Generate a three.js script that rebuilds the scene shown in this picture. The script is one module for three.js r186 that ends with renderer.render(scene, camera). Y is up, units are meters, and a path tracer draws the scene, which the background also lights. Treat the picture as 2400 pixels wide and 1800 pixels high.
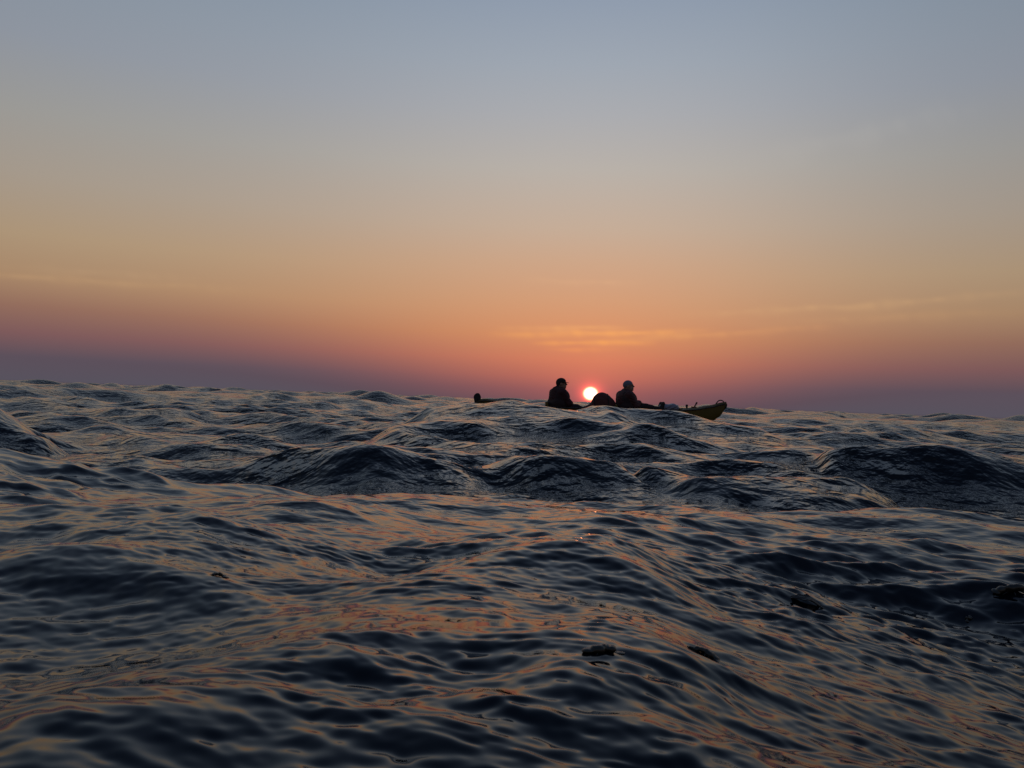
import * as THREE from 'three';
import { MarchingCubes } from 'three/addons/objects/MarchingCubes.js';
import { mergeGeometries } from 'three/addons/utils/BufferGeometryUtils.js';
import { RoundedBoxGeometry } from 'three/addons/geometries/RoundedBoxGeometry.js';

const scene = new THREE.Scene();
const RAD = Math.PI / 180;

// ---------------------------------------------------------------- camera
const EYE = 0.5;                                            // metres above mean sea level: held just over the water
const camera = new THREE.PerspectiveCamera(50, 4 / 3, 0.05, 20000);
camera.position.set(0, EYE, 0);
camera.rotation.order = 'YXZ';
camera.rotation.set(1.1 * RAD, 0, 2.19 * RAD);              // tilted up a little, rolled with the boat
camera.focus = 14;
camera.userData.fStop = 28;

const renderer = new THREE.WebGLRenderer({ antialias: true });
renderer.toneMapping = THREE.LinearToneMapping;
renderer.toneMappingExposure = 1;
renderer.shadowMap.enabled = true;

// ---------------------------------------------------------------- seeded random, smoothing
function rng(seed) {
  let s = seed >>> 0;
  return () => { s = (s + 0x6d2b79f5) | 0; let t = Math.imul(s ^ (s >>> 15), 1 | s); t = (t + Math.imul(t ^ (t >>> 7), 61 | t)) ^ t; return ((t ^ (t >>> 14)) >>> 0) / 4294967296; };
}
const clamp01 = (x) => (x < 0 ? 0 : x > 1 ? 1 : x);
const smooth = (a, b, x) => { const t = clamp01((x - a) / (b - a)); return t * t * (3 - 2 * t); };
const lin = (c) => { c /= 255; return c <= 0.04045 ? c / 12.92 : Math.pow((c + 0.055) / 1.055, 2.4); };
function noise1(seed) { const r = rng(seed), v = Array.from({ length: 256 }, r); return (x) => { const i = Math.floor(x), f = x - i, t = f * f * (3 - 2 * f); return v[i & 255] * (1 - t) + v[(i + 1) & 255] * t; }; }

// ---------------------------------------------------------------- sky: computed dusk air, the low red sun, thin streaks of cirrus
const SUN_AZ = 5.47, SUN_EL = 0.64;                         // degrees right of straight ahead, above the horizon
function rowsOf(list) { return list.map(([e, r, g, b]) => [e, lin(r), lin(g), lin(b)]); }
const TOWARDS_SUN = rowsOf([[0, 120, 82, 88], [0.8, 148, 90, 90], [1.7, 184, 106, 91], [2.9, 208, 124, 94], [4.6, 216, 144, 100], [7, 212, 157, 119], [9.6, 206, 166, 136], [11.9, 198, 173, 152], [15.8, 185, 177, 169], [19.3, 171, 172, 176], [22.4, 159, 167, 178], [26, 145, 157, 174], [40, 104, 121, 147], [60, 74, 91, 120], [90, 54, 70, 98]]);
const TO_THE_SIDE = rowsOf([[0, 80, 75, 87], [1.5, 93, 81, 92], [2.9, 126, 91, 92], [4.5, 146, 109, 94], [6.3, 168, 136, 106], [8.8, 172, 149, 121], [12.3, 164, 153, 140], [15.9, 154, 153, 150], [20, 141, 148, 159], [25, 131, 144, 158], [30, 121, 137, 156], [45, 88, 105, 132], [65, 66, 83, 112], [90, 54, 70, 98]]);
function ramp(rows, e, out) {
  let i = 0;
  while (i < rows.length - 2 && e > rows[i + 1][0]) i++;
  const a = rows[i], b = rows[i + 1], t = clamp01((e - a[0]) / (b[0] - a[0]));
  for (let c = 0; c < 3; c++) out[c] = a[c + 1] + (b[c + 1] - a[c + 1]) * t;
}
// each streak: from azimuth, elevation to azimuth, elevation (degrees), thickness (degrees), strength, colour
const STREAKS = [
  [-2, 4.55, 14, 5.15, 0.16, 0.30, [255, 176, 98]], [-1.5, 4.95, 9, 5.3, 0.13, 0.20, [250, 180, 110]], [1, 4.05, 10, 4.35, 0.13, 0.34, [255, 172, 90]], [4, 4.2, 22, 5.6, 0.16, 0.17, [240, 170, 105]],
  [10, 6.1, 33, 7.5, 0.2, 0.13, [225, 178, 125]], [14, 5.6, 32, 6.4, 0.22, 0.08, [215, 165, 115]], [0, 8.35, 9, 8.35, 0.16, 0.14, [230, 180, 135]], [2, 3.55, 8, 3.75, 0.12, 0.16, [250, 160, 90]],
  [-40, 6.0, -16, 6.7, 0.17, 0.14, [200, 160, 118]], [-33, 6.7, -20, 7.0, 0.2, 0.07, [205, 170, 130]], [-31, 26.0, -25, 25.9, 0.7, 0.16, [176, 178, 182]], [-29, 26.7, -21, 26.3, 0.5, 0.13, [176, 178, 182]],
  [-20.6, 25.8, -17.2, 25.3, 0.33, 0.2, [172, 172, 180]], [14, 16.2, 30, 18.6, 0.5, 0.06, [190, 186, 178]],
].map(([a0, e0, a1, e1, w, k, c]) => ({ a0, e0, a1, e1, w, k, c: c.map(lin) }));
function makeSky() {
  const W = 4096, H = 2048, data = new Float32Array(W * H * 4).fill(1);
  const near = [0, 0, 0], side = [0, 0, 0], n1 = noise1(5), n2 = noise1(6), n3 = noise1(7);
  for (let row = 0; row < H; row++) {
    const e = ((row + 0.5) / H - 0.5) * 180, el = Math.max(0, e);
    ramp(TOWARDS_SUN, el, near); ramp(TO_THE_SIDE, el, side);
    for (let col = 0; col < W; col++) {
      const round = ((col + 0.5) / W - 0.5) * 2 * Math.PI;
      let az = Math.atan2(Math.cos(round), -Math.sin(round)) / RAD;               // 0 straight ahead (-z), positive to the right
      let d = az - SUN_AZ; if (d > 180) d -= 360; if (d < -180) d += 360;
      const ad = Math.abs(d), lift = Math.max(0, Math.cos(el * RAD));
      const w = Math.exp(-((ad / ((d > 0 ? 0.8 : 1) * (12.5 + 6.5 * smooth(0, 6, el) + el * 0.2))) ** 2));
      const far = ad > 30 ? 0.35 + 0.65 * Math.exp(-(((ad - 30) / 46) ** 2)) : 1;     // the sky dims away from the sunset
      const f = (1 + (far - 1) * lift * lift) * (1 - 0.07 * smooth(8, 30, d) * smooth(150, 60, d));
      const o = (row * W + col) * 4;
      let r = (side[0] + (near[0] - side[0]) * w) * f, g = (side[1] + (near[1] - side[1]) * w) * f, b = (side[2] + (near[2] - side[2]) * w) * (f + (1 - f) * 0.12);
      if (e > 0 && ad < 60) {
        for (const s of STREAKS) {
          const t = (az - s.a0) / (s.a1 - s.a0);
          if (t < 0 || t > 1 || Math.abs(e - s.e0) > 5) continue;
          const mid = s.e0 + (s.e1 - s.e0) * t + (n3(az * 0.5 + s.e0 * 9) - 0.5) * 0.16 * s.w / 0.16, q = (e - mid) / (s.w * (0.6 + n1(az * 0.7 + s.a0) * 0.9));
          if (q > 4 || q < -4) continue;
          const k = 1.6 * s.k * Math.exp(-q * q * (q > 0 ? 1.0 : 0.55)) * Math.sin(Math.PI * t) * (0.45 + n2(az * 1.7 + s.e0 * 5 + e) * 0.8);
          r += (s.c[0] - r) * k; g += (s.c[1] - g) * k; b += (s.c[2] - b) * k;
        }
        // air glowing round the sun, and the disc itself
        const dx = d * lift, dy = e - SUN_EL, q = Math.hypot(dx, dy * 1.12);
        if (q < 14) {
          const wide = Math.exp(-q / 2.4) * 0.2, tight = Math.exp(-Math.max(0, q - 0.5) / 0.3) * 0.9;
          r += wide + tight; g += wide * 0.16 + tight * 0.075; b += wide * 0.07 + tight * 0.055;
          const disc = smooth(0.62, 0.36, q);
          r += disc * 3; g += disc * disc * 2.1; b += disc * disc * disc * 1.5;
        }
      }
      data[o] = r; data[o + 1] = g; data[o + 2] = b;
    }
  }
  const t = new THREE.DataTexture(data, W, H, THREE.RGBAFormat, THREE.FloatType);
  t.mapping = THREE.EquirectangularReflectionMapping; t.magFilter = THREE.LinearFilter; t.minFilter = THREE.LinearFilter; t.wrapS = THREE.RepeatWrapping; t.needsUpdate = true;
  return t;
}
const skyTexture = makeSky();
scene.background = skyTexture;
scene.environment = skyTexture;

// ---------------------------------------------------------------- sun: almost on the horizon, dimmed and reddened by the haze
const sun = new THREE.DirectionalLight(new THREE.Color().setRGB(1, 0.34, 0.12), 0.01);
sun.name = 'sun_light';
sun.position.set(Math.sin(SUN_AZ * RAD) * 100, Math.tan(SUN_EL * RAD) * 100, -Math.cos(SUN_AZ * RAD) * 100);
sun.target.position.set(0, 0, 0);
sun.castShadow = true; sun.shadow.radius = 4;
Object.assign(sun.shadow.camera, { left: -30, right: 30, top: 15, bottom: -15, near: 1, far: 160 });
sun.shadow.mapSize.set(2048, 2048);
scene.add(sun, sun.target);

// ---------------------------------------------------------------- wave fields: inverse FFT of wind-sea spectra, periodic tiles
function fft2(re, im, N) {
  const rev = new Uint32Array(N), bits = Math.log2(N), cs = new Float64Array(N / 2), sn = new Float64Array(N / 2), R = new Float64Array(N), I = new Float64Array(N);
  for (let i = 0; i < N; i++) { let r = 0; for (let b = 0; b < bits; b++) if (i & (1 << b)) r |= 1 << (bits - 1 - b); rev[i] = r; }
  for (let i = 0; i < N / 2; i++) { cs[i] = Math.cos((2 * Math.PI * i) / N); sn[i] = Math.sin((2 * Math.PI * i) / N); }
  for (let pass = 0; pass < 2; pass++) {
    const step = pass ? N : 1, line = pass ? 1 : N;
    for (let l = 0; l < N; l++) {
      const at = l * line;
      for (let i = 0; i < N; i++) { const k = at + rev[i] * step; R[i] = re[k]; I[i] = im[k]; }
      for (let len = 2; len <= N; len <<= 1) {
        const half = len >> 1, hop = N / len;
        for (let s = 0; s < N; s += len) for (let j = 0, w = 0; j < half; j++, w += hop) {
          const p = s + j, q = p + half, xr = R[q] * cs[w] - I[q] * sn[w], xi = R[q] * sn[w] + I[q] * cs[w];
          R[q] = R[p] - xr; I[q] = I[p] - xi; R[p] += xr; I[p] += xi;
        }
      }
      for (let i = 0; i < N; i++) { re[at + i * step] = R[i]; im[at + i * step] = I[i]; }
    }
  }
}
// amp(wavelength) is the slope density per octave; dir: [x, z] of travel; tight: spread exponent
function waveTile(N, size, amp, dir, tight, seed, rms, choppy) {
  const rand = rng(seed), gauss = () => Math.sqrt(-2 * Math.log(rand() + 1e-12)) * Math.cos(2 * Math.PI * rand());
  const cr = new Float64Array(N * N), ci = new Float64Array(N * N), dl = Math.hypot(dir[0], dir[1]);
  for (let j = 0; j < N; j++) for (let i = 0; i < N; i++) {
    const a = i < N / 2 ? i : i - N, b = j < N / 2 ? j : j - N;
    if (!a && !b) continue;
    const kx = (2 * Math.PI * a) / size, kz = (2 * Math.PI * b) / size, k = Math.hypot(kx, kz), S = amp((2 * Math.PI) / k);
    const g1 = gauss(), g2 = gauss();
    if (S <= 0) continue;
    const c = (kx * dir[0] + kz * dir[1]) / (k * dl), A = Math.sqrt(S * Math.pow(Math.abs(c), tight) + S * 0.015) / (k * k);
    cr[j * N + i] = g1 * A; ci[j * N + i] = g2 * A;
  }
  const field = (fx) => {
    const re = new Float64Array(N * N), im = new Float64Array(N * N);
    for (let j = 0; j < N; j++) for (let i = 0; i < N; i++) {
      const a = i < N / 2 ? i : i - N, b = j < N / 2 ? j : j - N, k = Math.hypot(a, b) || 1, n = j * N + i;
      if (fx === 0) { re[n] = cr[n]; im[n] = ci[n]; } else { const u = (fx === 1 ? a : b) / k; re[n] = -u * ci[n]; im[n] = u * cr[n]; }
    }
    fft2(re, im, N);
    return Float32Array.from(re);
  };
  const h = field(0);
  let s = 0; for (const v of h) s += v * v;
  const scale = rms / Math.sqrt(s / h.length), out = { N, size, h, dx: choppy ? field(1) : null, dz: choppy ? field(2) : null };
  for (const f of [out.h, out.dx, out.dz]) if (f) for (let i = 0; i < f.length; i++) f[i] *= scale;
  return out;
}
const lay = [0, 0, 0];
function sample(t, x, z) {                                  // smooth (cubic B-spline) look-up of height and sideways push
  const N = t.N, m = N - 1, u = (x / t.size) * N, v = (z / t.size) * N, i = Math.floor(u), j = Math.floor(v), a = u - i, b = v - j, A = 1 - a, B = 1 - b;
  const wx0 = (A * A * A) / 6, wx1 = (3 * a * a * a - 6 * a * a + 4) / 6, wx3 = (a * a * a) / 6, wx2 = 1 - wx0 - wx1 - wx3;
  const wz0 = (B * B * B) / 6, wz1 = (3 * b * b * b - 6 * b * b + 4) / 6, wz3 = (b * b * b) / 6, wz2 = 1 - wz0 - wz1 - wz3;
  const i0 = (i - 1) & m, i1 = i & m, i2 = (i + 1) & m, i3 = (i + 2) & m, r0 = ((j - 1) & m) * N, r1 = (j & m) * N, r2 = ((j + 1) & m) * N, r3 = ((j + 2) & m) * N;
  for (let c = 0; c < 3; c++) {
    const f = c === 0 ? t.h : c === 1 ? t.dx : t.dz;
    lay[c] = !f ? 0 : wz0 * (wx0 * f[r0 + i0] + wx1 * f[r0 + i1] + wx2 * f[r0 + i2] + wx3 * f[r0 + i3]) + wz1 * (wx0 * f[r1 + i0] + wx1 * f[r1 + i1] + wx2 * f[r1 + i2] + wx3 * f[r1 + i3])
      + wz2 * (wx0 * f[r2 + i0] + wx1 * f[r2 + i1] + wx2 * f[r2 + i2] + wx3 * f[r2 + i3]) + wz3 * (wx0 * f[r3 + i0] + wx1 * f[r3 + i1] + wx2 * f[r3 + i2] + wx3 * f[r3 + i3]);
  }
}
const band = (lo, hi, soft = 0.35) => (L) => smooth(lo * (1 - soft), lo * (1 + soft), L) * (1 - smooth(hi * (1 - soft), hi * (1 + soft), L));
const WIND = [-0.34, 0.94];
const SWELL = waveTile(256, 61, (L) => band(3.2, 13)(L) * Math.pow(L, 0.6), WIND, 4, 11, 0.09, true);
const SWELL_B = waveTile(256, 97, (L) => band(3, 11)(L) * Math.pow(L, 0.6), [0.05, 1], 4, 12, 0.08, true);
const CHOP = waveTile(512, 23, (L) => band(0.65, 3.8)(L), WIND, 3, 13, 0.08, true);
const WAVELET = waveTile(1024, 9.1, (L) => band(0.16, 0.85)(L), [-0.32, 0.95], 2.5, 14, 0.0105, true);
const FACET = waveTile(1024, 4.7, (L) => band(0.055, 0.3)(L), [-0.34, 0.94], 3, 18, 0.0056, true);
const RIPPLE = waveTile(1024, 1.7, (L) => band(0.015, 0.055)(L), [-0.25, 0.97], 4, 15, 0.0015, false);
const WARP = waveTile(256, 12.7, (L) => band(0.35, 2.6)(L), [1, 0.2], 0, 17, 1, true);
const PATCH = waveTile(128, 7.9, (L) => band(0.5, 3)(L), [1, 0.4], 0, 16, 1, false);          // where ripples gather and where the water lies smooth

// The waves near the camera, crest by crest: [width of the near side, width of the far side, end taper, [x, z, height] along the crest], metres.
const CRESTS = [
  [99, 0.6, 0.6, [[-3.9,-3.6,0.215],[-2.795,-3.5,0.216],[-2.096,-3.4,0.177],[-1.905,-3.4,0.154],[-1.712,-3.4,0.13],[-1.522,-3.4,0.111],[-1.073,-3.5,0.073],[-0.499,-3.6,0.075],[-0.195,-3.6,0.072],[0.209,-3.6,0.061],[0.816,-3.6,0.014],[1.222,-3.6,0.016],[2.317,-3.7,0.039],[3.362,-3.8,0.043]]],
  [0.6, 0.9, 0.5, [[-3.385,-6.3,-0.323],[-2.821,-6.3,-0.178],[-2.191,-6.3,-0.066],[-1.61,-6.3,0.07],[-1.05,-6.25,0.159],[-0.622,-6.2,0.088],[-0.295,-6.1,0.069],[0.019,-6.0,0.106],[0.425,-6.0,0.057],[0.894,-6.0,-0.034],[1.427,-6.0,-0.169]]],
  [0.55, 0.9, 0.5, [[0.78,-5.8,-0.169],[1.105,-5.8,-0.037],[1.373,-5.8,0.039],[1.762,-5.8,0.084],[2.061,-5.8,0.11],[2.332,-5.8,0.094],[2.605,-5.8,-0.01],[3.028,-5.8,-0.113]]],
  [0.7, 1.0, 0.6, [[2.585,-7.6,-0.082],[3.172,-7.6,0.039],[3.76,-7.6,0.112],[4.35,-7.6,0.123],[5.532,-7.6,0.09]]],
  [0.8, 1.2, 0.8, [[-8.343,-9.5,0.092],[-6.622,-9.5,0.124],[-5.884,-9.5,0.113],[-5.487,-9.5,0.054],[-4.892,-9.5,-0.046]]],
  [4.5, 0.9, 0.8, [[-2.149,-14,0.07],[-1.431,-14,0.235],[-0.709,-14,0.335],[-0.239,-14,0.382],[0.232,-14,0.407],[0.668,-14,0.387],[1.067,-14,0.381],[1.335,-14,0.406],[1.5,-14,0.456],[1.697,-14,0.412],[2.121,-14,0.32],[2.63,-14,0.288],[3.212,-14,0.26],[3.794,-14,0.217],[4.593,-14,0.182]]],
].map(crestLine);
// low waves riding on the back of the nearest one: [middle x, z, direction of the crest x, z, half length, bend, near and far width, height]
const LOW_CRESTS = [
  [0.021, -1.228, 0.994, 0.105, 0.311, -1.293, 0.170, 0.320, 0.085],
  [0.651, -2.558, 0.954, -0.300, 0.635, -0.633, 0.200, 0.350, 0.045],
  [-0.885, -1.657, 0.955, 0.298, 0.469, -0.858, 0.200, 0.350, 0.045],
  [-0.595, -1.205, 0.954, 0.300, 0.308, -1.018, 0.150, 0.300, 0.030],
  [1.288, -2.431, 0.954, -0.300, 0.659, -0.611, 0.200, 0.350, 0.045],
  [0.580, -1.133, 0.964, -0.265, 0.284, -1.419, 0.120, 0.220, 0.035],
  [0.084, -0.671, 0.987, 0.160, 0.129, -3.129, 0.100, 0.200, 0.020],
  [-0.327, -0.606, 0.954, 0.300, 0.141, -0.304, 0.090, 0.160, 0.025],
];
function crestLine([wf, wb, taper, pts]) {
  const n = 400, x0 = pts[0][0], x1 = pts[pts.length - 1][0], zc = new Float32Array(n + 2), hc = new Float32Array(n + 2);
  const slopes = (c) => pts.map((p, i) => { const a = pts[Math.max(0, i - 1)], b = pts[Math.min(pts.length - 1, i + 1)]; return (b[c] - a[c]) / (b[0] - a[0]); });
  const mz = slopes(1), mh = slopes(2);
  for (let k = 0, i = 0; k < n + 2; k++) {
    const x = x0 + ((x1 - x0) * Math.min(k, n)) / n;
    while (i < pts.length - 2 && x > pts[i + 1][0]) i++;
    const a = pts[i], b = pts[i + 1], w = b[0] - a[0], t = (x - a[0]) / w, t2 = t * t, t3 = t2 * t;
    const her = (c, m) => (2 * t3 - 3 * t2 + 1) * a[c] + (t3 - 2 * t2 + t) * w * m[i] + (-2 * t3 + 3 * t2) * b[c] + (t3 - t2) * w * m[i + 1];
    zc[k] = her(1, mz); hc[k] = her(2, mh);
  }
  for (let pass = 0; pass < 3; pass++) { const c = zc.slice(); for (let k = 0; k < n + 2; k++) { let s = 0; for (let q = -24; q <= 24; q++) s += c[Math.min(n, Math.max(0, k + q))]; zc[k] = s / 49; } }
  const lean = new Float32Array(n + 2);                     // how far the crest runs along z, to measure distances square to it
  for (let k = 0; k < n + 2; k++) { const a = Math.max(0, k - 8), b = Math.min(n, k + 8); lean[k] = 1 / Math.hypot(1, (zc[b] - zc[a]) / (((x1 - x0) * (b - a)) / n || 1)); }
  return { wf, wb, taper, x0, x1, zc, hc, lean, n, far: wf > 9 ? 8 : 5 * Math.max(wf, wb) };
}
const BASE = -0.25, BLEND = 0.022;
function crests(x, z) {                                     // height of the placed waves, blended at their feet
  let sum = 1;
  sample(WARP, x, z); const w1 = lay[0], w2 = lay[1], w3 = lay[2];
  for (const c of CRESTS) {
    const wx = x + w1 * c.wb * 0.1;
    if (wx < c.x0 || wx > c.x1) continue;
    const u = ((wx - c.x0) / (c.x1 - c.x0)) * c.n, i = Math.floor(u), f = u - i;
    const zc = c.zc[i] + (c.zc[i + 1] - c.zc[i]) * f, s = z - zc + w2 * Math.min(c.wf, c.wb) * 0.15;
    if (s > c.far || s < -c.far) continue;
    const rise = s > 0 && c.wf > 9 ? 0.055 * Math.min(s, 3.4) : 0, q = s / (s > 0 ? c.wf : c.wb), p = Math.exp(-(Math.sqrt(q * q + 0.16) - 0.4) * 1.15);
    const H = c.hc[i] + (c.hc[i + 1] - c.hc[i]) * f, ends = smooth(c.x0, c.x0 + c.taper, wx) * (1 - smooth(c.x1 - c.taper, c.x1, wx)) * (1 + w3 * 0.06);
    sum += Math.exp(((H - BASE + rise) * p * ends) / BLEND) - 1;
  }
  let low = 0;
  if (z > -3.6 && z < -0.1) for (const [cx, cz, ux, uz, L, bend, wf, wb, amp] of LOW_CRESTS) {
    const dx = x - cx + w1 * 0.03, dz = z - cz, u = (dx * ux + dz * uz) / L;
    if (u < -1.5 || u > 1.5) continue;
    const s = -dx * uz + dz * ux - bend * L * L * (1 - u * u) + w2 * 0.018, q = s / (s > 0 ? wf : wb);
    if (q > 5 || q < -5) continue;
    low += amp * Math.exp(-(Math.sqrt(q * q + 0.35) - 0.59) * 1.5) * Math.exp(-u * u * u * u * 1.3 - u * u * 0.7) * (1 + w3 * 0.15);
  }
  return BASE + BLEND * Math.log(sum) + low;
}
const KAYAK = { x: 1.9, y: 0.11, z: -17.6 };
const spot = [0, 0, 0];
function surface(x, z, step) {                              // where the water sheet's point (x, z) ends up; waves shorter than the sheet can carry are left to the ripple relief
  const r = Math.hypot(x, z);
  const ring = smooth(5, 20, r), lane = smooth(17, 10, Math.abs(Math.atan2(x, -z) / RAD - 6)) * smooth(21, 16.5, r), open = ring * (1 - 0.6 * lane), kay = Math.exp(-(((x - KAYAK.x) / 3.6) ** 4) - (((z - KAYAK.z) / 1.6) ** 2));
  let X = x, Z = z, Y = 0;
  if (r < 40) Y = crests(x, z) * (1 - smooth(30, 40, r));
  Y += (0.02 - BASE) * 0 + (KAYAK.y - Math.max(Y, -0.02)) * kay;
  const keep = (L) => 1 - smooth(L * 0.16, L * 0.34, step);
  const wl = (0.06 + 0.94 * open) * (1 - 0.85 * kay), k1 = (keep(3.4) * 0.6 + keep(8) * 0.4) * (1 + 0.4 * smooth(25, 45, r) + 0.9 * smooth(45, 90, r));
  if (k1 > 0) {
    sample(SWELL, x, z); Y += lay[0] * wl * k1; X += lay[1] * wl * k1 * 0.9; Z += lay[2] * wl * k1 * 0.9;
    const c = 0.8, s = 0.6; sample(SWELL_B, x * c - z * s + 31, x * s + z * c + 17);
    Y += lay[0] * wl * k1; X += (lay[1] * c + lay[2] * s) * wl * k1 * 0.8; Z += (-lay[1] * s + lay[2] * c) * wl * k1 * 0.8;
  }
  const wc = (0.2 + 0.8 * smooth(3.3, 7, r)) * (1 - 0.7 * kay) * (1 - 0.7 * lane * smooth(10, 12.5, r)), k2 = keep(1.2) * wc;
  if (k2 > 0) { sample(CHOP, x, z); Y += lay[0] * k2; X += lay[1] * k2 * 0.75; Z += lay[2] * k2 * 0.75; }
  const k3 = keep(0.36), k5 = keep(0.11), k4 = keep(0.03);
  if (k3 > 0) {
    sample(PATCH, x, z * 0.8); const gather = 0.42 + 0.85 * smooth(-0.7, 1.5, lay[0]), wide = k3 * (0.4 + 0.6 * smooth(1.5, 4, r)) * (0.35 + 0.65 * gather);
    sample(WAVELET, x, z); Y += lay[0] * wide; X += lay[1] * wide * 0.45; Z += lay[2] * wide * 0.45;
    if (k5 > 0) { sample(FACET, x, z); const k = k5 * gather; Y += lay[0] * k; X += lay[1] * k * 0.5; Z += lay[2] * k * 0.5; }
    if (k4 > 0) { sample(RIPPLE, x, z); Y += lay[0] * k4 * gather; }
  }
  spot[0] = X; spot[1] = Y; spot[2] = Z;
  return spot;
}
function waterHeight(x, z) { let a = x, b = z; for (let i = 0; i < 4; i++) { surface(a, b, 0.01); a += x - spot[0]; b += z - spot[2]; } return spot[1]; }

// fine ripples too small for the sheet: a relief of real slopes, repeated every 5 m
function rippleRelief() {
  const N = 2048, size = 5.3;
  const t = waveTile(N, size, (L) => 0.8 * band(0.016, 0.05)(L) + band(0.045, 0.16)(L) + 0.8 * band(0.14, 0.5)(L), WIND, 1.6, 21, 1, false), p = waveTile(128, size, (L) => band(0.5, 2.2)(L), [1, 0.3], 0, 22, 1, false);
  const h = t.h, data = new Float32Array(N * N * 4);
  for (let j = 0; j < N; j++) for (let i = 0; i < N; i++) { sample(p, (i / N) * size, (j / N) * size); h[j * N + i] *= 0.45 + 0.75 * smooth(-1.2, 1.5, lay[0]); }
  let s = 0; const d = size / N, sx = new Float32Array(N * N), sz = new Float32Array(N * N);
  for (let j = 0; j < N; j++) for (let i = 0; i < N; i++) {
    const n = j * N + i; sx[n] = (h[j * N + ((i + 1) & (N - 1))] - h[j * N + ((i - 1) & (N - 1))]) / (2 * d); sz[n] = (h[((j + 1) & (N - 1)) * N + i] - h[((j - 1) & (N - 1)) * N + i]) / (2 * d); s += sx[n] ** 2 + sz[n] ** 2;
  }
  const k = RELIEF / Math.sqrt(s / (N * N));
  for (let n = 0; n < N * N; n++) {
    const a = -sx[n] * k, b = -sz[n] * k, l = 1 / Math.hypot(a, b, 1);
    data[n * 4] = a * l * 0.5 + 0.5; data[n * 4 + 1] = b * l * 0.5 + 0.5; data[n * 4 + 2] = l * 0.5 + 0.5; data[n * 4 + 3] = 1;
  }
  const tex = new THREE.DataTexture(data, N, N, THREE.RGBAFormat, THREE.FloatType);
  tex.wrapS = tex.wrapT = THREE.RepeatWrapping; tex.magFilter = THREE.LinearFilter; tex.needsUpdate = true;
  return { tex, size };
}
const RELIEF = 0.28;
const relief = rippleRelief();

// ---------------------------------------------------------------- the sea: one sheet out to the horizon, finest ahead of the camera
function buildSea() {
  const az = [];
  for (let a = -42; a <= 42.0001; a += 0.095) az.push(a);
  const first = az[az.length - 1];
  for (let i = 1; i < 48; i++) az.push(first + (i / 48) * (360 - (first + 42)));
  const radii = [0];
  for (let r = 0.06; r < 0.4; r *= 1.07) radii.push(r);
  for (let r = 0.4; r < 4.4; r *= 1.004) radii.push(r);
  for (let r = 4.4; r < 70; r *= 1.0074) radii.push(r);
  for (let r = 70; r < 400; r *= 1.0046) radii.push(r);
  for (let r = 400; r < 9000; r *= 1.04) radii.push(r);
  const C = az.length, Rn = radii.length, pos = new Float32Array(C * Rn * 3), uv = new Float32Array(C * Rn * 2), sa = az.map((a) => Math.sin(a * RAD)), ca = az.map((a) => -Math.cos(a * RAD));
  for (let j = 0, n = 0; j < Rn; j++) {
    const r = radii[j], dr = j ? r - radii[j - 1] : 0.06;
    for (let i = 0; i < C; i++, n++) {
      const x = sa[i] * r, z = ca[i] * r, step = Math.max(dr, ahead(i, az) * r);
      surface(x, z, step);
      pos[n * 3] = spot[0]; pos[n * 3 + 1] = spot[1]; pos[n * 3 + 2] = spot[2];
      uv[n * 2] = x / relief.size; uv[n * 2 + 1] = z / relief.size;
    }
  }
  const index = new Uint32Array(C * (Rn - 1) * 6);
  for (let j = 0, k = 0; j < Rn - 1; j++) for (let i = 0; i < C; i++) {
    const a = j * C + i, b = j * C + ((i + 1) % C), c = a + C, d = b + C;
    index[k++] = a; index[k++] = b; index[k++] = c; index[k++] = b; index[k++] = d; index[k++] = c;
  }
  const g = new THREE.BufferGeometry();
  g.setAttribute('position', new THREE.BufferAttribute(pos, 3)); g.setAttribute('uv', new THREE.BufferAttribute(uv, 2)); g.setIndex(new THREE.BufferAttribute(index, 1));
  g.computeVertexNormals();
  const split = radii.findIndex((r) => r > 4.3) * C * 6;    // near water carries its ripples in its shape and little relief
  g.addGroup(0, split, 0); g.addGroup(split, index.length - split, 1);
  return g;
}
function ahead(i, az) { return ((az[Math.min(i + 1, az.length - 1)] - az[Math.max(0, i - 1)]) / 2) * RAD; }
const seaMaterial = (k) => new THREE.MeshPhysicalMaterial({ name: 'sea_water', color: new THREE.Color().setRGB(0.0012, 0.0035, 0.007), roughness: 0.04, ior: 1.34, normalMap: relief.tex, normalScale: new THREE.Vector2(k, k) });
const sea = new THREE.Mesh(buildSea(), [seaMaterial(0.3), seaMaterial(1)]);
sea.name = 'sea'; sea.userData = { label: 'choppy dark blue sea reaching to the horizon', kind: 'structure' };
sea.castShadow = sea.receiveShadow = true;
scene.add(sea);

// ================================================================ things
const taken = new Map();
function numbered(name) { const n = taken.get(name) ?? 0; taken.set(name, n + 1); return n ? name + '_' + String(n).padStart(3, '0') : name; }
function thing(name, label, category, group) {
  const o = new THREE.Group(); o.name = numbered(name); o.userData = { label, category }; if (group) o.userData.group = group;
  scene.add(o); return o;
}
function part(name, geometry, material, parent, label) {
  const m = new THREE.Mesh(geometry, material); m.name = name; m.castShadow = m.receiveShadow = true;
  if (label) m.userData.label = label;
  parent.add(m); return m;
}
function grain(seed, lo, hi, size = 128) {                  // fine mottling of a cloth or plastic colour
  const r = rng(seed), d = new Uint8Array(size * size * 4);
  for (let i = 0; i < size * size; i++) { const v = Math.round(255 * (lo + (hi - lo) * (0.5 * r() + 0.5 * r()))); d[i * 4] = d[i * 4 + 1] = d[i * 4 + 2] = v; d[i * 4 + 3] = 255; }
  const t = new THREE.DataTexture(d, size, size); t.wrapS = t.wrapT = THREE.RepeatWrapping; t.magFilter = THREE.LinearFilter; t.needsUpdate = true; return t;
}
const rgb = (r, g, b) => new THREE.Color().setRGB(r, g, b);
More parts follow.
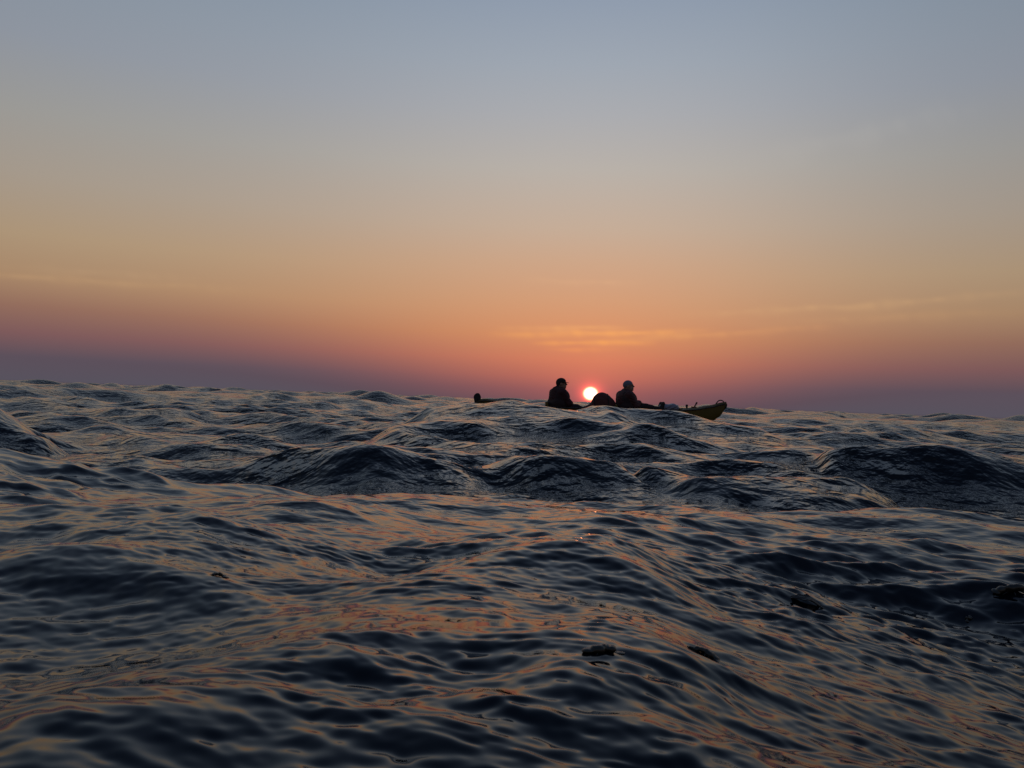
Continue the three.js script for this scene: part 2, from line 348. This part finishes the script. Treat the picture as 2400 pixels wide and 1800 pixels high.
const plain = (name, c, roughness, extra = {}) => new THREE.MeshPhysicalMaterial({ name, color: rgb(...c), roughness, ...extra });
const M = {
  hull: plain('yellow_polyethylene', [0.115, 0.078, 0.004], 0.5),
  deck: plain('yellow_deck', [0.10, 0.068, 0.004], 0.6),
  black: plain('black_rubber', [0.012, 0.012, 0.013], 0.6),
  strap: plain('black_webbing', [0.014, 0.013, 0.014], 0.85),
  maroon: plain('flare_tinted_shell_cloth', [0.055, 0.011, 0.012], 0.8, { sheen: 0.2, sheenColor: rgb(0.2, 0.1, 0.1), roughnessMap: grain(3, 0.8, 1) }),  // the red is lens flare over the silhouette, painted into the jacket colour
  flareWine: plain('flare_tinted_jacket_cloth', [0.04, 0.01, 0.012], 0.85),  // lens flare red put into the stern paddler's jacket colour as well
  vest: plain('dark_vest_cloth', [0.028, 0.012, 0.014], 0.85),
  navy: plain('dark_trouser_cloth', [0.016, 0.014, 0.018], 0.9),
  skin: plain('skin', [0.30, 0.17, 0.12], 0.55),
  hair: plain('dark_hair', [0.02, 0.014, 0.011], 0.7),
  cap: plain('dark_cap_cloth', [0.02, 0.012, 0.012], 0.85),
  pale: plain('grey_blue_cap_cloth', [0.17, 0.16, 0.21], 0.85),
  shoe: plain('dark_shoe_rubber', [0.015, 0.014, 0.014], 0.7),
  bag: plain('grey_blue_vinyl', [0.20, 0.20, 0.25], 0.35),
  buckle: plain('pale_buckle_plastic', [0.5, 0.5, 0.48], 0.4),
  bundle: plain('flare_tinted_tarpaulin', [0.07, 0.012, 0.01], 0.75),  // red wash of lens flare painted into the cover's base colour
  red: plain('dull_red_plastic', [0.16, 0.03, 0.02], 0.5),
  weed: plain('dark_wet_weed', [0.012, 0.013, 0.008], 0.35),
  leaf: plain('dark_wet_leaf', [0.016, 0.012, 0.008], 0.45),
};

// smooth solids from distances: joined tapered bones, meshed on a grid
const V = (x, y, z) => new THREE.Vector3(x, y, z);
function capsule(a, b, ra, rb) {
  const bx = b[0] - a[0], by = b[1] - a[1], bz = b[2] - a[2], l2 = bx * bx + by * by + bz * bz || 1e-9;
  return (x, y, z) => { const t = clamp01(((x - a[0]) * bx + (y - a[1]) * by + (z - a[2]) * bz) / l2), dx = x - a[0] - bx * t, dy = y - a[1] - by * t, dz = z - a[2] - bz * t; return Math.sqrt(dx * dx + dy * dy + dz * dz) - (ra + (rb - ra) * t); };
}
function ellipsoid(c, r) { const m = Math.min(...r); return (x, y, z) => { const k = Math.sqrt(((x - c[0]) / r[0]) ** 2 + ((y - c[1]) / r[1]) ** 2 + ((z - c[2]) / r[2]) ** 2); return (k - 1) * m; }; }
function join(list, k) {
  return (x, y, z) => { let d = 1e9; for (const f of list) { const e = f(x, y, z); if (d > 1e8) { d = e; continue; } const h = Math.max(0, k - Math.abs(d - e)) / k; d = Math.min(d, e) - h * h * k * 0.25; } return d; };
}
const carve = (f, cut, k) => (x, y, z) => { const a = f(x, y, z), b = -cut(x, y, z), h = Math.max(0, k - Math.abs(a - b)) / k; return Math.max(a, b) + h * h * k * 0.25; };
const within = (f, plane) => (x, y, z) => Math.max(f(x, y, z), plane(x, y, z));
function solid(f, lo, hi, cell) {
  const side = Math.max(hi[0] - lo[0], hi[1] - lo[1], hi[2] - lo[2]), N = Math.ceil(side / cell) + 4, mc = new MarchingCubes(N, undefined, false, false, 90000);
  const half = (N * cell) / 2, mid = [(lo[0] + hi[0]) / 2, (lo[1] + hi[1]) / 2, (lo[2] + hi[2]) / 2];
  mc.isolation = 0;
  for (let k = 0, n = 0; k < N; k++) for (let j = 0; j < N; j++) for (let i = 0; i < N; i++, n++) {
    const x = mid[0] + (i - N / 2) * cell, y = mid[1] + (j - N / 2) * cell, z = mid[2] + (k - N / 2) * cell;
    const out = x < lo[0] - cell * 2 || x > hi[0] + cell * 2 || y < lo[1] - cell * 2 || y > hi[1] + cell * 2 || z < lo[2] - cell * 2 || z > hi[2] + cell * 2;
    mc.field[n] = out ? -1 : -f(x, y, z);
  }
  mc.update();
  const count = mc.count, p = new Float32Array(count * 3), q = new Float32Array(count * 3), e = cell * 0.35;
  for (let i = 0; i < count; i++) {
    const x = mid[0] + mc.positionArray[i * 3] * half, y = mid[1] + mc.positionArray[i * 3 + 1] * half, z = mid[2] + mc.positionArray[i * 3 + 2] * half;
    p.set([x, y, z], i * 3);
    const gx = f(x + e, y, z) - f(x - e, y, z), gy = f(x, y + e, z) - f(x, y - e, z), gz = f(x, y, z + e) - f(x, y, z - e), l = Math.hypot(gx, gy, gz) || 1;
    q.set([gx / l, gy / l, gz / l], i * 3);
  }
  const g = new THREE.BufferGeometry(); g.setAttribute('position', new THREE.BufferAttribute(p, 3)); g.setAttribute('normal', new THREE.BufferAttribute(q, 3));
  return g;
}
function bent(g, fn) { const p = g.attributes.position; for (let i = 0; i < p.count; i++) { const v = fn(p.getX(i), p.getY(i), p.getZ(i)); p.setXYZ(i, v[0], v[1], v[2]); } g.computeVertexNormals(); return g; }
function tube(points, r, sides = 8, closed = false, steps = 0) { return new THREE.TubeGeometry(new THREE.CatmullRomCurve3(points.map((p) => V(...p)), closed), steps || points.length * 6, r, sides, closed); }
function bare(g) { const n = g.index ? g.toNonIndexed() : g; for (const k of Object.keys(n.attributes)) if (k !== 'position' && k !== 'normal') n.deleteAttribute(k); return n; }

// ---------------------------------------------------------------- the kayak: long yellow sit-on-top double, bow to the right (+x)
const table = (rows) => (x) => { let i = 0; while (i < rows.length - 2 && x > rows[i + 1][0]) i++; const a = rows[i], b = rows[i + 1], t = clamp01((x - a[0]) / (b[0] - a[0])), s = t * t * (3 - 2 * t); return a[1] + (b[1] - a[1]) * (0.5 * t + 0.5 * s); };
const sheer = table([[-2.66, 0.31], [-2.45, 0.35], [-2.1, 0.315], [-1.6, 0.28], [-0.8, 0.265], [0.8, 0.265], [1.5, 0.28], [2.0, 0.325], [2.35, 0.39], [2.6, 0.46], [2.69, 0.475]]);
const keel = table([[-2.66, 0.2], [-2.5, 0.05], [-2.2, -0.06], [-1.4, -0.11], [1.4, -0.11], [2.05, -0.04], [2.35, 0.06], [2.55, 0.19], [2.65, 0.33], [2.69, 0.42]]);
const beam = table([[-2.66, 0.025], [-2.4, 0.11], [-1.9, 0.25], [-1.2, 0.36], [-0.2, 0.39], [0.8, 0.37], [1.5, 0.285], [2.1, 0.16], [2.45, 0.085], [2.69, 0.03]]);
function kayakParts() {
  const st = []; for (let i = 0; i <= 90; i++) st.push(-2.66 + (5.35 * i) / 90);
  const strip = (ring) => {
    const rows = st.map(ring), n = rows[0].length, pos = rows.flat(2), idx = [];
    for (let i = 0; i < rows.length - 1; i++) for (let j = 0; j < n - 1; j++) { const a = i * n + j, b = a + n; idx.push(a, a + 1, b, a + 1, b + 1, b); }
    const ends = [0, rows.length - 1].map((r) => rows[r]);
    ends.forEach((row, k) => { const c = row.reduce((s, p) => [s[0] + p[0] / n, s[1] + p[1] / n, s[2] + p[2] / n], [0, 0, 0]), at = pos.length / 3; pos.push(...c); const o = k ? (rows.length - 1) * n : 0; for (let j = 0; j < n - 1; j++) idx.push(at, o + j, o + j + 1); });
    const g = new THREE.BufferGeometry(); g.setAttribute('position', new THREE.Float32BufferAttribute(pos, 3)); g.setIndex(idx); g.computeVertexNormals(); return g;
  };
  const hull = strip((x) => { const s = sheer(x), k = keel(x), w = beam(x), r = []; for (let j = 0; j <= 22; j++) { const th = (j / 22) * Math.PI, c = Math.cos(th); r.push([x, s - (s - k) * Math.pow(Math.sin(th), 0.75), w * Math.sign(c) * Math.pow(Math.abs(c), 0.6) * (1 - 0.05 * Math.sin(th))]); } return r; });
  const well = (x) => smooth(-1.75, -1.5, x) * (1 - smooth(1.5, 1.75, x));
  const deck = strip((x) => { const s = sheer(x), w = beam(x), r = []; for (let j = 0; j <= 24; j++) { const t = (j / 24) * 2 - 1, flat = 1 - smooth(0.7, 0.86, Math.abs(t)); r.push([x, s + 0.004 + 0.045 * (1 - t * t) * (1 - well(x)) - flat * well(x) * (s - 0.055), -w * t * 0.995]); } return r; });
  return { hull, deck };
}
const kayak = thing('kayak', 'long yellow double kayak carrying two paddlers and gear across the sun', 'kayak');
kayak.position.set(KAYAK.x, KAYAK.y, KAYAK.z);
{
  const { hull, deck } = kayakParts();
  part('hull', hull, M.hull, kayak); part('deck', deck, M.deck, kayak);
  for (const s of [-1, 1]) { const pts = []; for (let i = 0; i <= 40; i++) { const x = -2.6 + (5.25 * i) / 40; pts.push([x, sheer(x) + 0.002, s * (beam(x) + 0.004)]); } part('gunwale_trim', tube(pts, 0.011, 6), M.black, kayak, 'black rubber trim along the gunwale'); }
  part('bow_handle', tube([[2.45, 0.43, 0], [2.485, 0.49, 0], [2.53, 0.54, 0], [2.58, 0.55, 0], [2.625, 0.53, 0], [2.66, 0.48, 0]], 0.012, 8), M.black, kayak, 'black arched carrying handle on the bow');
  part('bow_bumper', bent(new THREE.SphereGeometry(0.05, 18, 14), (x, y, z) => [2.672 + x * 0.75 + y * 0.35, 0.425 + y * 1.35, z * 0.75]), M.black, kayak, 'black rounded bumper on the bow tip');
  // rudder flipped up over the stern
  const blade = new THREE.Shape(); blade.moveTo(-0.055, -0.10); blade.lineTo(-0.02, -0.10); blade.lineTo(0.0, -0.02); blade.lineTo(0.02, -0.10); blade.lineTo(0.055, -0.10); blade.lineTo(0.06, 0.02); blade.bezierCurveTo(0.05, 0.06, 0.03, 0.10, 0.0, 0.10); blade.bezierCurveTo(-0.05, 0.10, -0.085, 0.05, -0.08, 0.01); blade.closePath();
  const rudder = part('rudder', new THREE.ExtrudeGeometry(blade, { depth: 0.05, bevelEnabled: true, bevelSize: 0.008, bevelThickness: 0.008, bevelSegments: 2 }).translate(-2.62, 0.40, -0.025), M.black, kayak, 'black rudder standing up on the stern');
  part('rudder_bracket', bare(new RoundedBoxGeometry(0.1, 0.12, 0.07, 2, 0.012)).translate(-2.6, 0.28, 0), M.black, rudder);
  for (const x of [-1.13, 0.34]) {
    const seat = part('seat', bare(new RoundedBoxGeometry(0.42, 0.04, 0.40, 3, 0.018)).translate(x + 0.24, 0.062, 0), M.black, kayak, 'low black seat pad');
    part('backrest', bent(new RoundedBoxGeometry(0.055, 0.33, 0.42, 4, 0.025), (a, b, c) => [x + a - 0.12 * (b + 0.16) + c * c * 0.5, 0.225 + b * (1 - c * c * 1.6), c]), M.hull, seat, 'yellow moulded backrest');
  }
  // deck fittings ahead of the paddlers
  const hatch = part('hatch', new THREE.LatheGeometry([[0, 0.05], [0.06, 0.052], [0.11, 0.04], [0.125, 0.02], [0.125, 0]].map((p) => new THREE.Vector2(...p)), 28).translate(1.78, sheer(1.78) + 0.0, 0), M.hull, kayak, 'round yellow hatch on the foredeck');
  part('hatch_knob', new THREE.LatheGeometry([[0, 0.075], [0.02, 0.074], [0.028, 0.06], [0.022, 0.03], [0.018, 0]].map((p) => new THREE.Vector2(...p)), 16).translate(1.85, sheer(1.85) + 0.045, 0), M.black, hatch);
  const mount = part('rod_holder', bare(new RoundedBoxGeometry(0.11, 0.05, 0.09, 2, 0.012)).translate(2.0, sheer(2.0) + 0.045, 0), M.red, kayak, 'dull red base of the rod holder');
  part('holder_tube', new THREE.LatheGeometry([[0, 0], [0.014, 0], [0.013, 0.07], [0.018, 0.075], [0.019, 0.115], [0.014, 0.118], [0, 0.118]].map((p) => new THREE.Vector2(...p)), 14).rotateZ(-0.5).translate(2.01, sheer(2.0) + 0.06, 0), M.black, mount, 'short black tube leaning towards the bow');
  for (const x of [-2.05, 2.22]) part('deck_line', tube([[x, sheer(x) + 0.01, beam(x)], [x + 0.08, sheer(x) + 0.055, 0], [x, sheer(x) + 0.01, -beam(x)]], 0.006, 6), M.strap, kayak);
}

// ---------------------------------------------------------------- the two paddlers, seated facing the bow
function headField(c, k) {                                  // k: lean of the chin
  const h = (x, y, z) => [c[0] + x, c[1] + y, c[2] + z];
  const skull = ellipsoid(h(-0.008, 0.03, 0), [0.098, 0.092, 0.077]), jaw = ellipsoid(h(0.028, -0.055, 0), [0.062, 0.062, 0.056]), chin = ellipsoid(h(0.062, -0.088, 0), [0.024, 0.022, 0.026]);
  const nose = capsule(h(0.092, 0.012, 0), h(0.112, -0.022, 0), 0.009, 0.014), ears = [-1, 1].map((s) => ellipsoid(h(-0.008, -0.005, s * 0.079), [0.019, 0.031, 0.010]));
  const brow = capsule(h(0.085, 0.028, -0.03), h(0.085, 0.028, 0.03), 0.014, 0.014), lips = capsule(h(0.085, -0.052, -0.016), h(0.085, -0.052, 0.016), 0.010, 0.010);
  const base = join([skull, jaw, chin, nose, brow, lips, ...ears], 0.022);
  return carve(base, join([-1, 1].map((s) => ellipsoid(h(0.098, 0.006, s * 0.031), [0.014, 0.011, 0.015])), 0.003), 0.008);
}
function handField(w, aim, s) {                             // palm and five curled fingers resting on the thigh; w: wrist, s: +1 right, -1 left
  const at = (f, u, l) => [w[0] + aim[0] * f - aim[1] * 0 + 0 * l, w[1] + aim[1] * f + u, w[2] + aim[2] * f + l * s];
  const list = [capsule(at(0, 0, 0), at(0.045, 0, 0), 0.024, 0.028), capsule(at(0.05, 0.002, -0.022), at(0.085, 0.002, -0.026), 0.019, 0.016), capsule(at(0.05, 0.002, 0.018), at(0.082, 0, 0.024), 0.019, 0.015)];
  [[-0.03, 0.072, 1], [-0.010, 0.082, 1.06], [0.011, 0.076, 1], [0.031, 0.06, 0.85]].forEach(([l, len, r]) => {
    const k0 = at(0.085, 0.004, l * 0.95), k1 = at(0.085 + len * 0.5, 0.006, l * 1.08), k2 = at(0.085 + len * 0.82, -0.012, l * 1.1), k3 = at(0.085 + len * 0.92, -0.032, l * 1.1);
    list.push(capsule(k0, k1, 0.0095 * r, 0.009 * r), capsule(k1, k2, 0.009 * r, 0.0085 * r), capsule(k2, k3, 0.0085 * r, 0.0075 * r));
  });
  list.push(capsule(at(0.02, 0, -0.03), at(0.055, -0.004, -0.056), 0.013, 0.011), capsule(at(0.055, -0.004, -0.056), at(0.085, -0.014, -0.062), 0.011, 0.009));
  return join(list, 0.006);
}
function makePerson(label, hipX, o) {
  const root = thing('person', label, 'person', 'paddlers seated in the kayak');
  root.position.set(KAYAK.x + hipX, KAYAK.y + 0.085, KAYAK.z);
  const c = Math.cos(o.turn), s = Math.sin(o.turn), T = (x, y, z) => [x * c + z * s, y, -x * s + z * c];   // the upper body turns a little away
  const hipL = [-1, 1].map((q) => [0.02, 0.1, q * 0.1]), knee = [-1, 1].map((q) => [0.42, o.knee, q * 0.14]), ankle = [-1, 1].map((q) => [0.74, o.ankle, q * 0.12]), toe = [-1, 1].map((q) => [0.79, o.ankle + 0.13, q * 0.13]);
  const sh = [-1, 1].map((q) => T(0.0 + o.lean, 0.49, q * 0.185)), el = [-1, 1].map((q) => T(0.12 + o.lean, 0.27, q * 0.245)), wr = [-1, 1].map((q) => [0.28, o.knee + 0.075, q * 0.12]);
  const neckTop = T(0.05 + o.lean, 0.62, 0), headAt = T(0.075 + o.lean, 0.685, 0);
  const torso = (g) => [
    capsule([0, 0.105, -0.08], [0, 0.105, 0.08], 0.115 + g, 0.115 + g), capsule(T(0.02, 0.2, -0.07), T(0.02, 0.2, 0.07), 0.125 + g, 0.125 + g), capsule(T(0.02 + o.lean * 0.7, 0.36, -0.085), T(0.02 + o.lean * 0.7, 0.36, 0.085), 0.125 + g, 0.125 + g),
    capsule(T(-0.005 + o.lean, 0.485, -0.14), T(-0.005 + o.lean, 0.485, 0.14), 0.07 + g, 0.07 + g), capsule([0, 0.1, 0], T(o.lean, 0.45, 0), 0.12 + g, 0.12 + g), capsule(T(-0.01 + o.lean, 0.5, 0), neckTop, 0.066 + g * 0.6, 0.055),
  ];
  const arms = (g) => [0, 1].flatMap((i) => [capsule(sh[i], el[i], 0.05 + g, 0.042 + g), capsule(el[i], wr[i], 0.04 + g, 0.028 + g)]);
  const legs = (g) => [0, 1].flatMap((i) => [capsule(hipL[i], knee[i], 0.082 + g, 0.058 + g), capsule(knee[i], ankle[i], 0.055 + g, 0.038 + g)]);
  const feet = (g) => [0, 1].map((i) => capsule([ankle[i][0] + 0.01, ankle[i][1] - 0.03, ankle[i][2]], toe[i], 0.04 + g, 0.032 + g));
  const heads = headField([0, 0, 0], 0), hc = Math.cos(o.look), hs = Math.sin(o.look), nod = Math.cos(o.nod), nods = Math.sin(o.nod);
  const turned = (f) => (x, y, z) => { const a = x - headAt[0], b = y - headAt[1], d = z - headAt[2], u = a * hc - d * hs, w = a * hs + d * hc; return f(u * nod - b * nods, u * nods + b * nod, w); };
  const headF = turned(heads), bounds = (m) => [[-0.32, -0.02, -0.36], [0.9 + m, 0.62, 0.36]];
  const inner = join([...torso(0), ...arms(0), ...legs(0), ...feet(0)], 0.045);
  const aims = [0, 1].map((i) => { const d = [0.9, -0.12, (i ? -1 : 1) * 0.15], l = Math.hypot(...d); return d.map((v) => v / l); });
  const geo = [solid(inner, ...bounds(0), 0.014), solid(join([headF, capsule(T(0.02 + o.lean, 0.55, 0), [headAt[0] - 0.01, headAt[1] - 0.03, headAt[2]], 0.055, 0.054)], 0.02), [headAt[0] - 0.14, headAt[1] - 0.15, headAt[2] - 0.14], [headAt[0] + 0.15, headAt[1] + 0.15, headAt[2] + 0.14], 0.0045)];
  [0, 1].forEach((i) => geo.push(solid(handField(wr[i], aims[i], i ? 1 : -1), [wr[i][0] - 0.04, wr[i][1] - 0.08, wr[i][2] - 0.1], [wr[i][0] + 0.2, wr[i][1] + 0.05, wr[i][2] + 0.1], 0.004)));
  part('body', mergeGeometries(geo), M.skin, root);
  // jacket with a high collar, trousers, shoes, padded vest
  const collar = capsule(T(-0.01 + o.lean, 0.52, 0), T(0.01 + o.lean, 0.585, 0), 0.086, 0.076), hood = o.hood ? [capsule(T(-0.075 + o.lean, 0.53, -0.05), T(-0.075 + o.lean, 0.53, 0.05), 0.045, 0.045), capsule(T(-0.095 + o.lean, 0.565, 0.0), T(-0.1 + o.lean, 0.59, 0), 0.03, 0.024)] : [];
  const folds = (x, y, z) => 0.0045 * Math.sin(31 * x + 9 * Math.sin(14 * y + 3 * z)) * Math.sin(23 * y + 5 * Math.sin(17 * z)) ;
  const jacketF = join([...torso(0.042), ...arms(0.03), collar, ...hood], 0.05);
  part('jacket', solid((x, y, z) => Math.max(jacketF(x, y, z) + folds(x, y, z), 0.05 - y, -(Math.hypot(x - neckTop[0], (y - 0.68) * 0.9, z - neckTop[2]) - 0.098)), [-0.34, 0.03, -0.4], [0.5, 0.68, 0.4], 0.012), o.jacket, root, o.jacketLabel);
  const trouserF = join([...legs(0.014), capsule([0, 0.105, -0.085], [0, 0.105, 0.085], 0.128, 0.128)], 0.03);
  part('trousers', solid((x, y, z) => Math.max(trouserF(x, y, z) + folds(x, y, z), y - 0.215 - Math.max(0, x - 0.1) * 3), [-0.16, -0.05, -0.26], [0.82, 0.46, 0.26], 0.012), M.navy, root);
  [0, 1].forEach((i) => part('shoe', solid(join([capsule([ankle[i][0] + 0.0, ankle[i][1] - 0.035, ankle[i][2]], toe[i], 0.052, 0.042), capsule(ankle[i], [ankle[i][0] - 0.02, ankle[i][1] + 0.01, ankle[i][2]], 0.05, 0.048)], 0.02), [ankle[i][0] - 0.09, ankle[i][1] - 0.1, ankle[i][2] - 0.08], [toe[i][0] + 0.07, toe[i][1] + 0.07, toe[i][2] + 0.08], 0.009), M.shoe, root));
  const vestF = join([capsule(T(0.02, 0.25, -0.09), T(0.02, 0.25, 0.09), 0.182, 0.182), capsule(T(0.03 + o.lean, 0.40, -0.085), T(0.03 + o.lean, 0.40, 0.085), 0.182, 0.182), capsule(T(0.0 + o.lean, 0.5, -0.1), T(0.0 + o.lean, 0.5, 0.1), 0.12, 0.12)], 0.03);
  const arm = join([0, 1].map((i) => capsule(sh[i], el[i], 0.085, 0.08)), 0.01);
  part('life_vest', solid((x, y, z) => Math.max(carve(vestF, arm, 0.03)(x, y, z), 0.13 - y, y - 0.575), [-0.3, 0.1, -0.34], [0.36, 0.6, 0.34], 0.012), M.vest, root);
  // head wear
  const top = turned(o.cap === 'peak' ? join([ellipsoid([-0.008, 0.045, 0], [0.108, 0.088, 0.088]), ellipsoid([-0.05, 0.0, 0], [0.064, 0.075, 0.082])], 0.03) : ellipsoid([-0.01, 0.04, 0], [0.107, 0.097, 0.088]));
  const rim = turned(o.cap === 'peak' ? (x, y) => 0.018 - y - Math.max(0, -x - 0.02) * 0.9 : (x, y) => 0.028 - y - Math.max(0, -x) * 0.5);
  const cap = part('cap', solid((x, y, z) => Math.max(top(x, y, z), rim(x, y, z)), [headAt[0] - 0.15, headAt[1] - 0.12, headAt[2] - 0.14], [headAt[0] + 0.15, headAt[1] + 0.17, headAt[2] + 0.14], 0.006), o.capCloth, root, o.capLabel);
  if (o.cap === 'peak') {
    const peak = turned((x, y, z) => Math.max(ellipsoid([0.085, 0.022, 0], [0.078, 0.03, 0.075])(x, y, z), Math.abs(y - 0.03 + (x - 0.08) * 0.25) - 0.005, 0.06 - x));
    part('peak', solid(peak, [headAt[0] - 0.02, headAt[1] - 0.06, headAt[2] - 0.14], [headAt[0] + 0.2, headAt[1] + 0.09, headAt[2] + 0.14], 0.005), o.capCloth, cap);
  }
  return root;
}
makePerson('paddler in a dark peaked cap and hooded jacket, seated nearer the stern', -0.93, { turn: 0.5, look: -0.1, nod: -0.12, lean: 0.03, knee: 0.19, ankle: 0.09, hood: true, cap: 'peak', capCloth: M.cap, capLabel: 'dark cap with a short peak', jacket: M.flareWine, jacketLabel: 'dark jacket tinted red for lens flare, hood down' });
makePerson('paddler in a pale close-fitting cap and flare-tinted dark jacket, seated nearer the bow', 0.53, { turn: 0.45, look: -0.25, nod: -0.22, lean: 0.0, knee: 0.265, ankle: 0.215, hood: false, cap: 'round', capCloth: M.pale, capLabel: 'pale grey-blue close-fitting cap', jacket: M.maroon, jacketLabel: 'dark jacket tinted red for lens flare, high collar' });

// ---------------------------------------------------------------- gear on the deck
{
  const b = thing('gear_bundle', 'large dark domed gear bundle, tinted red for lens flare, between the two paddlers, against the sun', 'bundle');
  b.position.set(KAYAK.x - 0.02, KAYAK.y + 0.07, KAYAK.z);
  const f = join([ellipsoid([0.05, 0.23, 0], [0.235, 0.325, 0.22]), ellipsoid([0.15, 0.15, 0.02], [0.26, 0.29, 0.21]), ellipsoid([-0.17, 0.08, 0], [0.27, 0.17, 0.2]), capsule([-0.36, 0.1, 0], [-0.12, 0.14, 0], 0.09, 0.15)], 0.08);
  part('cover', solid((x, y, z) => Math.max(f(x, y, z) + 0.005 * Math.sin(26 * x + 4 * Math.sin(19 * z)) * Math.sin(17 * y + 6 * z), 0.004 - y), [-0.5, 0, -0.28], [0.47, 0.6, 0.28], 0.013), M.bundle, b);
  for (const x of [-0.12, 0.17]) { const pts = []; for (let i = 0; i <= 14; i++) { const a = (i / 14) * Math.PI; let r = 0.05; while (f(x, 0.05 + Math.sin(a) * r, Math.cos(a) * r) < 0 && r < 0.7) r += 0.004; pts.push([x, 0.05 + Math.sin(a) * (r + 0.004), Math.cos(a) * (r + 0.004)]); } part('strap', tube(pts, 0.009, 6), M.strap, b); }
}
{
  const b = thing('dry_bag', 'rumpled grey-blue waterproof bag lying on the foredeck by the paddler\'s feet', 'bag');
  b.position.set(KAYAK.x + 1.49, KAYAK.y + sheer(1.49) - 0.02, KAYAK.z);
  const f = join([capsule([-0.14, 0.075, 0], [0.1, 0.075, 0.01], 0.085, 0.088), ellipsoid([0.04, 0.09, -0.02], [0.14, 0.085, 0.13]), ellipsoid([-0.1, 0.07, 0.05], [0.1, 0.07, 0.09])], 0.04);
  part('sack', solid((x, y, z) => Math.max(f(x, y, z) + 0.008 * Math.sin(40 * x + 5 * Math.sin(23 * y + 9 * z)) * Math.sin(28 * z + 11 * y), 0.002 - y), [-0.26, 0, -0.18], [0.24, 0.2, 0.18], 0.009), M.bag, b);
  part('roll_closure', bent(new RoundedBoxGeometry(0.03, 0.05, 0.2, 3, 0.012), (x, y, z) => [-0.235 + x - z * z * 0.6, 0.085 + y, z]), M.bag, b);
  for (const z of [-0.07, 0.08]) part('buckle', bare(new RoundedBoxGeometry(0.045, 0.026, 0.03, 2, 0.006)).translate(-0.2, 0.135, z), M.buckle, b);
}

// ---------------------------------------------------------------- scraps floating close to the camera
function floatAt(o, x, z, turn, sink = 0.001) { const e = 0.02, h = waterHeight(x, z); o.position.set(x, h - sink, z); const n = V(waterHeight(x - e, z) - waterHeight(x + e, z), 2 * e, waterHeight(x, z - e) - waterHeight(x, z + e)).normalize(); o.quaternion.setFromUnitVectors(V(0, 1, 0), n).multiply(new THREE.Quaternion().setFromAxisAngle(V(0, 1, 0), turn)); }
function weedClump(label, x, z, size, turn, seed) {
  const r = rng(seed), o = thing('weed_clump', label, 'seaweed', 'weed scraps floating close by'), lobes = [];
  for (let i = 0; i < 9; i++) { const u = (i / 8) * 2 - 1 + (r() - 0.5) * 0.2, top = 1 - u * u; lobes.push(ellipsoid([u * size, (0.05 + 0.22 * top * r() + 0.1 * top) * size, (r() - 0.5) * 0.5 * size], [(0.2 + r() * 0.2) * size, (0.08 + 0.22 * top * (0.5 + r() * 0.5)) * size, (0.15 + r() * 0.2) * size])); }
  part('mass', solid(join(lobes, 0.08 * size), [-1.5 * size, -0.1 * size, -0.8 * size], [1.5 * size, 0.85 * size, 0.8 * size], size * 0.055), M.weed, o);
  for (let i = 0; i < 5; i++) { const a = (i / 5) * 6.28 + r(), l = (0.7 + r() * 0.6) * size; part('frond', bent(new THREE.PlaneGeometry(l, size * 0.14, 8, 2), (u, v) => { const t = u / l + 0.5, w = (1 - t * 0.8) * v, q = t * l; return [Math.cos(a) * q - Math.sin(a) * w, size * (0.12 * Math.sin(t * 3.1) + 0.03), (Math.sin(a) * q + Math.cos(a) * w) * 0.6]; }), M.frond, o); }
  floatAt(o, x, z, turn); return o;
}
function leafScrap(label, x, z, size, turn, seed) {
  const r = rng(seed), o = thing('leaf_scrap', label, 'leaf', 'weed scraps floating close by');
  const blade = new THREE.Shape(); blade.moveTo(-size, 0);
  for (let i = 0; i <= 9; i++) { const t = i / 9; blade.lineTo(-size + 2 * size * t, size * 0.34 * Math.sin(Math.PI * t) * (i % 2 ? 1.15 : 0.72)); }
  for (let i = 9; i >= 0; i--) { const t = i / 9; blade.lineTo(-size + 2 * size * t, -size * 0.26 * Math.sin(Math.PI * t) * (i % 2 ? 0.75 : 1.1)); }
  part('blade', bent(new THREE.ExtrudeGeometry(blade, { depth: size * 0.05, bevelEnabled: false, steps: 1 }).rotateX(-Math.PI / 2), (a, b, c) => [a, b + size * 0.28 * (1 - (a / size) ** 2) + Math.abs(c) * 0.25 + Math.sin(a / size * 7) * size * 0.03, c]), M.leaf, o);
  part('rib', tube([[-size, size * 0.05, 0], [0, size * 0.34, 0], [size * 1.25, size * 0.02, 0.01]], size * 0.05, 6), M.leaf, o);
  floatAt(o, x, z, turn); return o;
}
M.frond = plain('weed_frond', [0.014, 0.014, 0.009], 0.4, { side: THREE.DoubleSide });
weedClump('domed black weed clump floating in the middle foreground', 0.097, -0.809, 0.017, 0.2, 31);
weedClump('ragged black weed clump right of the domed one, half awash', 0.226, -0.926, 0.015, -0.4, 32);
leafScrap('dark serrated leaf curling on the bright water at right', 0.524, -1.444, 0.029, -0.15, 33);
weedClump('largest black weed clump, at the right edge of the picture', 0.982, -1.600, 0.029, 0.1, 34);
weedClump('tiny black weed scrap below the clump at the right edge', 0.869, -1.546, 0.010, 0.6, 35);
weedClump('small black weed scrap floating alone at left', -0.423, -1.226, 0.011, 0.1, 36);


renderer.render(scene, camera);
